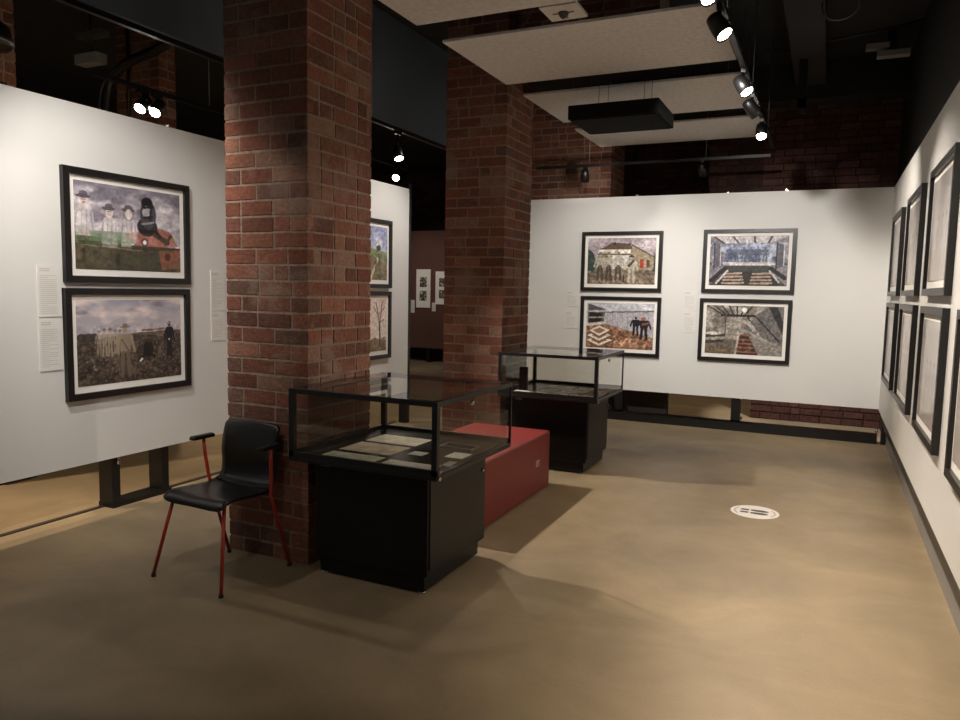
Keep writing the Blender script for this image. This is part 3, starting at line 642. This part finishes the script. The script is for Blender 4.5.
tag(c2, 'farther glass-topped display case on black cabinet, close to the second pillar', 'display case', 'glass display cases')

# documents laid in the cases
ZD = ZB_+.030
def sheet(label, x0, x1, y0, y1, cols, rz=0., name='document', kind='map', gp='documents in the nearer glass case', seed=0, th=.0015):
    w, d = x1-x0, y1-y0; cx, cy = (x0+x1)/2, (y0+y1)/2
    n = 44; m = MB(); b = 0; cv = Canvas(n, 34, cols[0], cols[1]); cv.rs = np.random.RandomState(seed+3)
    cv.cloud(0, 1, cols[2], 5, 5, .5, .68, .8); cv.grain(0, 1, .12, 12)
    if kind == 'text':
        for k in range(10): cv.line(.1, .9-k*.085, .86, .9-k*.085, .012, (110, 104, 94), .4)
    me = bpy.data.meshes.new(name); ny, nx = cv.Y.shape
    xs = (cv.X-.5)*w; ys = (cv.Y-.5)*d
    zs = np.zeros_like(xs)+th
    co = np.stack([xs, ys, zs], -1).reshape(-1, 3).tolist(); idx = np.arange(nx*ny).reshape(ny, nx)
    q = np.stack([idx[:-1, :-1], idx[:-1, 1:], idx[1:, 1:], idx[1:, :-1]], -1).reshape(-1, 4).tolist()
    k0 = len(co); co += [(-w/2, -d/2, 0), (w/2, -d/2, 0), (w/2, d/2, 0), (-w/2, d/2, 0)]
    A, Bq, Cq, Dq = 0, nx-1, nx*ny-1, nx*(ny-1)
    q += [[k0, k0+3, k0+2, k0+1], [k0, k0+1, Bq, A], [k0+1, k0+2, Cq, Bq], [k0+2, k0+3, Dq, Cq], [k0+3, k0, A, Dq]]
    me.from_pydata(co, [], q); me.update()
    ca = me.color_attributes.new('Col', 'FLOAT_COLOR', 'POINT')
    c = np.concatenate([cv.lin().reshape(-1, 3), np.tile(cv.lin()[0, 0], (4, 1))]); c = np.concatenate([c, np.ones((len(c), 1))], 1).astype(np.float32)
    ca.data.foreach_set('color', c.ravel()); me.materials.append(M['doc'])
    o = bpy.data.objects.new(name, me); COL.objects.link(o); o.location = (cx, cy, ZD+.0003); o.rotation_euler = (0, 0, rz)
    return tag(o, label, 'document', gp)
sheet('greenish grey printed sheet at the front left of the nearer case', -2.368, -2.035, 3.045, 3.20, ((150, 152, 132), (136, 142, 124), (168, 166, 146)), seed=1, kind='text')
sheet('brownish folded chart behind the greenish sheet in the nearer case', -2.372, -2.045, 3.252, 3.47, ((170, 158, 138), (150, 140, 122), (190, 178, 158)), seed=2)
sheet('pale crumpled map at the back of the nearer case', -2.375, -2.045, 3.515, 3.72, ((192, 184, 166), (184, 176, 160), (214, 208, 194)), seed=3)
sheet('pale grey letter at the front right of the nearer case', -1.995, -1.70, 3.04, 3.18, ((178, 174, 164), (170, 166, 158), (186, 184, 176)), seed=4, kind='text')
sheet('tiny pale card at the middle of the nearer case', -1.985, -1.895, 3.33, 3.41, ((168, 166, 158), (160, 158, 150), (176, 172, 164)), seed=5, name='caption_card')
sheet('small white card at the right of the nearer case', -1.785, -1.680, 3.375, 3.50, ((206, 204, 198), (200, 198, 190), (214, 212, 206)), seed=6, name='caption_card')
sheet('small grey ticket near the right edge of the nearer case', -1.71, -1.665, 3.21, 3.30, ((140, 134, 124), (128, 122, 112), (150, 144, 134)), seed=7, name='caption_card')
m = MB()
for a in ((-1.93, -1.72, 3.575, 3.583), (-1.93, -1.72, 3.678, 3.686), (-1.93, -1.922, 3.583, 3.678), (-1.728, -1.72, 3.583, 3.678)): m.box(*a, ZD+.0003, ZD+.008)
m.cur = (1, 1, 1)
o = m.build('photo_frame', M['steel']); tag(o, 'thin metal frame lying at the back right of the nearer case', 'frame')
g2 = 'documents in the farther glass case'
spec = [(-2.30, -2.06, 6.30, 6.50, 'pale sheet at the back left of the farther case'), (-2.02, -1.80, 6.32, 6.50, 'pale sheet at the back right of the farther case'),
        (-2.46, -2.20, 5.86, 6.02, 'white sheet at the front left of the farther case'), (-2.14, -1.96, 5.86, 6.03, 'white sheet at the front middle of the farther case'),
        (-1.90, -1.73, 5.86, 6.02, 'white sheet at the front right of the farther case'), (-2.30, -2.10, 6.08, 6.23, 'cream sheet at the middle left of the farther case'),
        (-2.03, -1.93, 6.09, 6.24, 'small cream sheet at the centre right of the farther case'), (-1.88, -1.74, 6.08, 6.24, 'grey sheet at the right middle of the farther case')]
for i, (x0, x1, y0, y1, lb) in enumerate(spec):
    sheet(lb, x0, x1, y0, y1, ((206, 202, 194), (196, 192, 184), (216, 212, 206)), seed=20+i, gp=g2, kind='text' if i % 2 else 'map', rz=.02)
m = MB(); m.rbox(-.036, .036, -.03, .03, 0, .205, .014); rd = m.build('loudspeaker', M['black'], loc=(-2.428, 6.10, ZD))
tag(rd, 'small dark upright box standing at the left inside the farther case', 'box'); rd.name = 'upright_box'

# ------------------------------------------------------------------ red ottoman bench
def ottoman(label, x0, x1, y0, y1, h, rz=0):
    t = thing('ottoman_bench', label, 'bench', ((x0+x1)/2, (y0+y1)/2, 0), rz, 'red vinyl bench seats'); w, d = (x1-x0)/2, (y1-y0)/2
    m = MB(); m.rbox(-w, w, -d, d, .015, h, .016, 4); m.build('upholstery', M['red_vinyl'], t)
    m = MB(); m.box(-w+.03, w-.03, -d+.03, d-.03, 0, .015); m.build('base', M['black'], t)
    return t
ob = ottoman('red vinyl block bench behind the nearer glass case', -2.60, -1.925, 4.06, 5.44, .45)
m = MB(); w = .675/2
m.box(w+.0003, w+.0015, .385, .455, .215, .262); tg = m.build('tag', M['white_plastic'], ob); tg['label'] = 'small white sticker'
m = MB()
for y in (.395, .415, .437): m.box(w+.0016, w+.0022, y, y+.008, .222, .254)
m.box(w+.0016, w+.0022, .423, .437, .222, .228); m.build('tag_mark', M['red_vinyl'], tg)
ottoman('red bench glimpsed under the left white wall, beside the chair arm', -6.95, -6.25, 5.85, 6.75, .45)

# ------------------------------------------------------------------ black chair with red tube frame
ch = thing('armchair', 'black moulded chair with slim red tube legs and armrests, by the brick pillar', 'chair', (-2.87, 2.90, 0), math.radians(-2.5))
# seat and back are one moulded shell; local frame: faces -Y
def shell(profile, halfw, name, mtl, th=.012, nx=16, curve=.02):
    """profile: list of (y, z); halfw(t), dish(t) give the width and the curl of the edges"""
    m = MB(); n = len(profile); P = []
    for i, (y, z) in enumerate(profile):
        t = i/(n-1); hw = halfw(t)[0]; cu = halfw(t)[1]
        a = profile[max(i-1, 0)]; b = profile[min(i+1, n-1)]; ty, tz = b[0]-a[0], b[1]-a[1]; L = math.hypot(ty, tz)
        ny, nz = tz/L, -ty/L   # outward (under / behind)
        ny, nz = -ny, -nz
        row = []
        for k in range(nx+1):
            u = -1+2*k/nx; f = cu*(u*u)
            row.append(((hw*u), y+ny*f, z+nz*f, ny, nz))
        P.append(row)
    top = [[(p[0], p[1], p[2]) for p in r] for r in P]; bot = [[(p[0], p[1]-p[3]*th, p[2]-p[4]*th) for p in r] for r in P]
    w = nx+1; vs = [q for r in top for q in r]+[q for r in bot for q in r]; o = n*w; fs = []
    for i in range(n-1):
        for k in range(nx):
            fs += [(i*w+k, i*w+k+1, (i+1)*w+k+1, (i+1)*w+k), (o+i*w+k, o+(i+1)*w+k, o+(i+1)*w+k+1, o+i*w+k+1)]
    for i in range(n-1):
        fs += [(i*w, (i+1)*w, o+(i+1)*w, o+i*w), (i*w+nx, o+i*w+nx, o+(i+1)*w+nx, (i+1)*w+nx)]
    for k in range(nx):
        fs += [(k, o+k, o+k+1, k+1), ((n-1)*w+k, (n-1)*w+k+1, o+(n-1)*w+k+1, o+(n-1)*w+k)]
    m.add(vs, fs, True); ob_ = m.build(name, mtl, ch)
    return ob_
def sp(pts, k):   # catmull-rom through the profile
    out = []; p = [pts[0]]+pts+[pts[-1]]
    for i in range(1, len(p)-2):
        for j in range(k):
            t = j/k; out.append(tuple(.5*((2*p[i][c])+(-p[i-1][c]+p[i+1][c])*t+(2*p[i-1][c]-5*p[i][c]+4*p[i+1][c]-p[i+2][c])*t*t+(-p[i-1][c]+3*p[i][c]-3*p[i+1][c]+p[i+2][c])*t**3) for c in range(2)))
    out.append(pts[-1]); return out
seatp = sp([(-.205, .412), (-.198, .436), (-.160, .452), (-.06, .446), (.08, .436), (.15, .445)], 5)
def hw_seat(t): 
    e = min(1, t*5.0); return (.128+.086*math.sqrt(max(0, 1-(1-e)**2)) , .006+.012*t)
shell(seatp, hw_seat, 'seat', M['chair_black'])
backp = sp([(.142, .448), (.185, .475), (.195, .54), (.185, .64), (.198, .74), (.210, .785), (.220, .802)], 5)
def hw_back(t):
    e = min(1, (1-t)*3.6); return (.105+.095*math.sqrt(max(0, 1-(1-e)**2))-.0*t, .020-.05*max(0, t-.2)*.9)
shell(backp, hw_back, 'backrest', M['chair_black'])
R_ = .0095
def leg(x, y, zt, fx, fy, extra=None):
    m = MB(); pts = [(fx, fy, .012), (x, y, zt)] + (extra or []); m.tube(pts, R_, 12); l = m.build('leg', M['red_tube'], ch)
    m = MB(); m.tube([(fx, fy, 0), (fx, fy, .016)], .012, 12); m.build('foot_cap', M['rubber'], l); return l
leg(-.185, -.160, .436, -.268, -.235); leg(.180, -.160, .436, .245, -.250)
def arc(c, n=6):
    return c
leg(-.225, .12, .43, -.20, .225, [(-.238, .112, .50), (-.248, .100, .62), (-.250, .095, .692)])
leg(.225, .12, .43, .24, .245, [(.238, .112, .50), (.248, .100, .62), (.250, .095, .692)])
for s in (-1, 1):
    m = MB(); m.rbox(s*.250-.022, s*.250+.022, .01, .165, .692, .712, .012, 3); m.build('armrest', M['black'], ch)
for y in (-.12, .12):
    m = MB(); m.tube([(-.17, y, .430), (.17, y, .430)], .007, 10); m.build('seat_rail', M['red_tube'], ch)

# ------------------------------------------------------------------ floor sticker with shoe prints
st = thing('floor_sticker', 'round white distancing sticker with black shoe prints on the concrete floor', 'floor sticker', (-.38, 5.50, 0), -.0)
m = MB(); m.lathe([(.165, .0003), (.165, .0014)], 48); m.build('disc', M['sticker'], st)
m = MB()
for a0, a1 in ((.35, PI-.35-1.2+.9), (PI+.35, 2*PI-.35)):
    pass
for k in range(64):
    a = 2*PI*k/64
    if abs(math.sin(a)) < .62:
        m.prism([(r*math.cos(a+d), r*math.sin(a+d)) for r, d in ((.128, 0), (.142, 0), (.142, .05), (.128, .05))], .0015, .0019)
m.build('ring_marks', M['stk_grey'], st)
for s in (-1, 1):
    m = MB()
    m.prism([(-.028, s*.034-.016), (.010, s*.034-.024), (.055, s*.034-.026), (.085, s*.034-.016), (.093, s*.034), (.085, s*.034+.014), (.055, s*.034+.024), (.010, s*.034+.022), (-.028, s*.034+.016)], .0016, .0021)
    m.prism([(-.098, s*.032-.010), (-.085, s*.032-.018), (-.050, s*.032-.018), (-.040, s*.032-.014), (-.040, s*.032+.014), (-.050, s*.032+.018), (-.085, s*.032+.018), (-.098, s*.032+.010)], .0016, .0021)
    m.build('shoe_print', M['foot'], st)

# ------------------------------------------------------------------ suspended acoustic panels, ceiling fitting, hanging heater
PZ = 3.28; ga = 'pale acoustic ceiling panels'
for y0, y1, lb in ((3.20, 4.36, 'pale felt ceiling panel cut by the top picture edge, nearest'), (4.72, 5.86, 'pale felt ceiling panel in front of the second brick pillar top'),
                   (6.24, 7.36, 'pale felt ceiling panel right above the hanging black box'), (7.73, 8.72, 'farthest pale felt ceiling panel, above the far white wall')):
    t = thing('acoustic_panel', lb, 'ceiling panel', (-1.63, (y0+y1)/2, PZ), 0, ga); d = (y1-y0)/2
    B(-.93, .92, -d, d, 0, .018).build('panel', M['acoustic'], t)
    for x in (-.8, .8):
        for y in (-d+.12, d-.12):
            m = MB(); m.tube([(x, y, .018), (x, y, CZ-PZ)], .003, 6); m.build('hanger', M['steel'], t)
t = thing('ceiling_fitting', 'white square plate with small dark sensor between the ceiling panels', 'sensor', (-1.61, 4.56, 3.30))
B(-.12, .12, -.125, .125, 0, .02).build('plate', M['white_plastic'], t)
m = MB(); m.lathe([(.035, 0), (.032, -.012), (.018, -.03), (.004, -.038)], 20); m.build('sensor', M['panel_edge'], t)
m = MB(); m.box(-.07, .07, -.004, .004, -.004, 0); m.box(-.004, .004, .03, .09, -.004, 0); m.build('marking', M['panel_edge'], t)
m = MB(); m.tube([(0, 0, .02), (0, 0, CZ-3.30)], .012, 8); m.build('stem', M['steel'], t)
hb = thing('hanging_box', 'flat black rectangular box hung on thin wires below the ceiling panels', 'ceiling unit', (-1.62, 6.10, 2.935))
B(-.365, .365, -.30, .31, 0, .11).build('housing', M['unit_black'], hb, bevel=.004)
m = MB(); m.box(-.34, .34, -.28, .29, -.006, 0); m.build('grille', M['unit_black'], hb)
for x in (-.2, -.12, .18, .24):
    m = MB(); m.tube([(x, 0, .11), (x+.01, -.02, CZ-2.935)], .002, 6); m.build('wire', M['black_metal'], hb)

# ------------------------------------------------------------------ lighting tracks and spotlights
def track(label, p0, p1, hang=True):
    t = thing('lighting_track', label, 'light track', p0, 0, 'black lighting tracks'); d = Vector(p1)-Vector(p0)
    m = MB()
    if abs(d.x) > abs(d.y): m.box(min(0, d.x), max(0, d.x), -.018, .018, 0, .032)
    else: m.box(-.018, .018, min(0, d.y), max(0, d.y), 0, .032)
    m.build('rail', M['black_metal'], t)
    n = max(2, int(d.length/1.6))
    for k in range(n):
        q = d*((k+.5)/n); m = MB(); m.tube([(q.x, q.y, .032), (q.x, q.y, CZ-p0[2])], .004, 6); m.build('hanger', M['steel'], t)
    return t
lampdata = {}
def spot(label, pos, target, watt, size=70, blend=.5, col=(1, .86, .70), on=True, r=.035, lens=None, name='track_spotlight', drop=0.):
    """pos: underside of the track. The head hangs below it and aims at the target"""
    t = thing(name, label, 'spotlight', pos, 0, 'track spotlights')
    m = MB(); m.box(-.016, .016, -.05, .05, -.03, 0); m.build('adapter', M['black_metal'], t)
    m = MB(); m.tube([(0, 0, -.03), (0, 0, -.085-drop)], .008, 8); m.tube([(-.052, 0, -.085-drop), (.052, 0, -.085-drop)], .006, 8); m.build('arm', M['black_metal'], t)
    piv = Vector((0, 0, -.115-drop)); d = (Vector(target)-(Vector(pos)+piv)).normalized()
    q = (-d).to_track_quat('Z', 'X')   # local -Z looks along d
    hd = MB(); hd.lathe([(.030, .085), (.044, .075), (.050, .03), (.052, -.065), (.047, -.066), (.040, -.045)], 24)
    h = hd.build('lamp_head', M['black_metal'], t); h.location = piv; h.rotation_euler = q.to_euler()
    ln = MB(); ln.lathe([(.045, -.056), (.045, -.050)], 24); l = ln.build('lens', M[lens or 'lamp'], h)
    if on:
        ld = bpy.data.lights.new('spot', 'SPOT'); ld.energy = watt; ld.color = col; ld.spot_size = math.radians(size); ld.spot_blend = blend; ld.shadow_soft_size = r
        lo = bpy.data.objects.new('spot_lamp', ld); COL.objects.link(lo); lo.location = Vector(pos)+piv+d*.075; lo.rotation_euler = q.to_euler()
    return t
WARM = (1, .80, .58); NEU = (1, .90, .80); COOL = (1, .95, .90)
TZ = 3.17
track('black track running along the right end of the ceiling panels to the far wall', (-.64, 2.2, TZ), (-.64, 8.9, TZ))
track('thin black track crossing above the far white wall', (-3.42, 8.84, 3.075), (-.66, 8.84, 3.075))
track('long black track on the dark bulkhead edge at the left', (-3.93, 1.5, 3.09), (-3.93, 8.6, 3.09))
track('black track above the left wall carrying the two glaring spotlights', (-5.10, 3.9, 3.10), (-5.10, 8.5, 3.10))
E_ = 1.0
# right-hand track, from near to far
spot('spotlight cut off by the top picture edge on the right-hand track', (-.64, 3.90, TZ), (.56, 3.0, 1.2), 75, 72, .8, NEU)
spot('spotlight on the right-hand track, nearest one wholly in view', (-.64, 4.46, TZ), (.56, 3.9, 1.2), 80, 72, .8, NEU)
spot('spotlight with a wide glowing face in the middle of the right-hand track', (-.64, 5.75, TZ), (.56, 5.0, 1.2), 95, 78, .8, NEU)
spot('spotlight seen edge-on just beyond the middle one on the right-hand track', (-.64, 6.46, TZ), (.56, 7.4, 1.5), 80, 95, .8, NEU)
spot('glaring farthest lit spotlight on the right-hand track', (-.64, 7.38, TZ), (-.3, 5.2, 0), 80, 80, .8, WARM)
# unlit heads on the crossing track
spot('unlit black spotlight on the crossing track above the stone house photo', (-2.78, 8.84, 3.075), (-2.9, 9.4, 1.5), 0, on=False, lens='black')
spot('unlit spotlight on the crossing track nearer the far corner', (-1.38, 8.84, 3.075), (-1.2, 9.5, 1.5), 0, on=False, lens='black')
# left tracks
spot('small spotlight on a long stem seen between the two pillars', (-3.93, 6.35, 3.09), (-2.6, 5.6, 0), 90, 75, .6, NEU, drop=.10)
spot('spotlight on the long bulkhead track, just behind the big pillar', (-3.93, 4.95, 3.09), (-1.4, 5.1, 0), 260, 56, .6, NEU)
spot('left one of two glaring spotlights above the left white wall', (-5.10, 4.34, 3.10), (-4.5, 2.2, .9), 45, 80, .6, WARM)
spot('right one of two glaring spotlights above the left white wall', (-5.10, 4.48, 3.10), (-4.3, 2.5, .9), 45, 80, .6, WARM)
spot('distant glaring spotlight seen between the pillars above the left wall end', (-5.10, 8.22, 3.10), (-4.0, 5.0, .8), 45, 80, .6, WARM)
# spot lights without fixtures, added to wash the walls, pillars and floor
def wash(pos, target, watt, size, blend, col, r=.05):
    ld = bpy.data.lights.new('spot', 'SPOT'); ld.energy = watt; ld.color = col; ld.spot_size = math.radians(size); ld.spot_blend = blend; ld.shadow_soft_size = r
    lo = bpy.data.objects.new('spot_lamp', ld); COL.objects.link(lo); lo.location = pos
    lo.rotation_euler = (-(Vector(target)-Vector(pos))).to_track_quat('Z', 'X').to_euler()
wash((-3.2, 2.1, 3.3), (-4.3, 4.0, 1.1), 95, 66, .7, COOL)
wash((-3.9, 1.6, 3.1), (-3.3, 3.4, .4), 34, 71, .12, NEU)
wash((-2.0, 1.4, 3.3), (-4.3, 3.1, 1.15), 125, 62, .9, COOL)
wash((-3.0, 6.9, 3.2), (-4.3, 6.5, 1.4), 60, 90, .8, COOL)
wash((-2.0, 6.75, 3.15), (-2.5, 8.8, 1.3), 105, 88, .9, COOL)
wash((-.9, 5.0, 3.2), (-.7, 8.8, 1.3), 270, 60, .9, COOL)
wash((-.64, 2.6, 3.05), (.56, 2.9, 1.2), 75, 110, .9, NEU)
wash((-.64, 4.9, 3.05), (-2.5, 3.6, 1.3), 55, 44, .9, NEU)
wash((-.5, 1.0, 3.2), (.5, 3.4, 0), 165, 62, .9, WARM)
wash((-1.4, .3, 3.0), (-2.7, 3.2, .7), 24, 34, .9, NEU)
wash((-1.9, 3.9, 3.2), (-2.1, 3.4, .7), 45, 40, .9, NEU)
wash((-6.0, 2.2, 3.3), (-5.6, 4.0, 0), 210, 110, .9, WARM)
wash((-6.5, 6.0, 3.3), (-5.8, 7.2, 0), 170, 110, .9, WARM)
wash((-2.4, 8.3, 2.9), (-3.1, 9.3, 3.2), 9, 80, .9, NEU)
wash((-7.5, 11.0, 3.3), (-7.6, 13.3, .8), 70, 90, .9, NEU)
wash((-.5, 9.2, 2.3), (.2, 9.82, .15), 130, 80, .3, COOL, .02)
wash((-1.3, 10.2, 3.2), (-1.3, 10.2, 0), 70, 90, .6, WARM)

# ------------------------------------------------------------------ clutter under the dark ceiling
t = thing('round_speaker', 'round black loudspeaker hanging in the top left corner', 'speaker', (-5.05, 3.05, 3.06))
m = MB(); m.lathe([(.02, .20), (.10, .19), (.17, .12), (.185, .02), (.17, 0), (.10, -.01)], 28); m.build('housing', M['black_metal'], t)
m = MB(); m.lathe([(.186, .02), (.190, .03), (.186, .04)], 28); m.build('rim', M['steel'], t)
m = MB(); m.tube([(0, 0, .19), (0, 0, CZ-3.06)], .008, 8); m.build('stem', M['black_metal'], t)
hose = MB(); hz = sp([(-6.36, 3.15), (-6.28, 3.45), (-6.02, 3.60), (-5.62, 3.68), (-5.40, 3.80), (-5.25, 4.13)], 8)
hose.tube([(x, 4.98, z) for x, z in hz], .045, 12); o = hose.build('ventilation_hose', M['black_metal']); tag(o, 'black flexible hose curving down beside the dim brick pier', 'hose')
hose = MB(); hose.tube([(x+.05, 4.86, z-.06) for x, z in hz], .016, 8); o = hose.build('cable', M['black_metal']); tag(o, 'thin black cable running beside the flexible hose', 'cable')
m = MB(); m.tube([(-6.27, 5.17, 3.0), (-6.27, 5.17, CZ)], .016, 8); o = m.build('conduit', M['black_metal']); tag(o, 'vertical black conduit fixed to the dim brick pier', 'pipe')
t = thing('emergency_light', 'grey twin-box light fitting hanging at the top left', 'light fitting', (-6.35, 4.9, 3.72))
B(-.22, .12, -.05, .05, .12, .17).build('upper_box', M['steel'], t); B(-.24, .06, -.06, .06, -.12, -.03).build('lower_box', M['grey_plastic'], t)
m = MB(); m.tube([(-.08, 0, -.03), (-.08, 0, .40)], .010, 8); m.build('stem', M['black_metal'], t)
# fittings at upper right
t = thing('junction_box', 'pale grey cable box fixed high near the right wall', 'junction box', (.40, 8.30, 3.93))
B(-.20, .0, -.05, .05, .02, .07).build('box', M['grey_plastic'], t); B(-.10, .18, -.06, .06, -.06, -.01).build('cover', M['grey_plastic'], t)
B(-.02, .06, -.03, .03, -.02, .19).build('bracket', M['black_metal'], t)
def cab(label, pts, r, mt='black_metal', name='cable'):
    m = MB(); m.tube(pts, r, 8); tag(m.build(name, M[mt]), label, 'cable')
cab('thin black cable sagging across the dark ceiling at upper right', [(-.70, 8.0, 3.98), (-.45, 7.98, 3.93), (-.1, 7.95, 3.98), (.30, 7.9, 4.0), (.64, 7.9, 4.06)], .010)
cab('grey looped cable hanging at the top edge on the right', [(-.17, 6.55, 3.85+.0)]+[(-.17+.13+.13*math.cos(PI+a), 6.55, 3.80+.10*math.sin(PI+a)) for a in [PI*k/10 for k in range(11)]]+[(.09, 6.55, CZ)], .007, 'steel')
cab('pale conduit line rising across the dark brick wall, upper', [(-1.40, 9.806, 3.32), (-.9, 9.806, 3.50), (-.45, 9.806, 3.72)], .006, 'panel_edge')
cab('pale conduit line low on the dark brick wall above the white wall', [(-1.40, 9.806, 2.80), (-.8, 9.806, 2.86), (-.2, 9.806, 3.02), (.3, 9.806, 3.25)], .006, 'panel_edge')
m = MB(); m.box(-.38, -.30, 8.0, 8.08, 3.4, CZ); m.box(-.38, -.30, 8.0, 8.35, 3.4, 3.48); tag(m.build('steel_bracket', M['black_metal']), 'dark steel hanger under the ceiling at upper right', 'bracket')
# storage board under the far wall
tag(B(-3.6, -1.73, 9.13, 9.28, 0, .60).build('storage_crate', M['crate']), 'dark brown crate behind the gap under the far white wall', 'crate')
m = MB(); m.tube([(.555, 8.75, .095), (.555, 8.75, .17)], .012, 10); o = m.build('levelling_bolt', M['chrome']); o.parent = bp

# ------------------------------------------------------------------ camera
f = 732.7; yaw, pitch, roll = [math.radians(a) for a in (-25.17, 5.479, 1.162)]
F = Vector((math.sin(yaw)*math.cos(pitch), math.cos(yaw)*math.cos(pitch), -math.sin(pitch)))
r0 = Vector((math.cos(yaw), -math.sin(yaw), 0)); u0 = r0.cross(F)
Rv = r0*math.cos(roll)+u0*math.sin(roll); Uv = -r0*math.sin(roll)+u0*math.cos(roll)
cd = bpy.data.cameras.new('camera'); cam = bpy.data.objects.new('camera', cd); COL.objects.link(cam)
mw = Matrix((Rv, Uv, -F)).transposed().to_4x4(); mw.translation = Vector((0, 0, 1.55)); cam.matrix_world = mw
cd.sensor_fit = 'HORIZONTAL'; cd.sensor_width = 36; cd.lens = f*36/960; cd.clip_start = .05
sc.camera = cam
w = bpy.data.worlds.new('world'); sc.world = w; w.use_nodes = True
w.node_tree.nodes['Background'].inputs['Color'].default_value = (.88, .86, .84, 1); w.node_tree.nodes['Background'].inputs['Strength'].default_value = .065
vs = sc.view_settings; vs.view_transform = 'Standard'; vs.look = 'None'; vs.exposure = 0.68; vs.gamma = 1; vs.use_curve_mapping = False
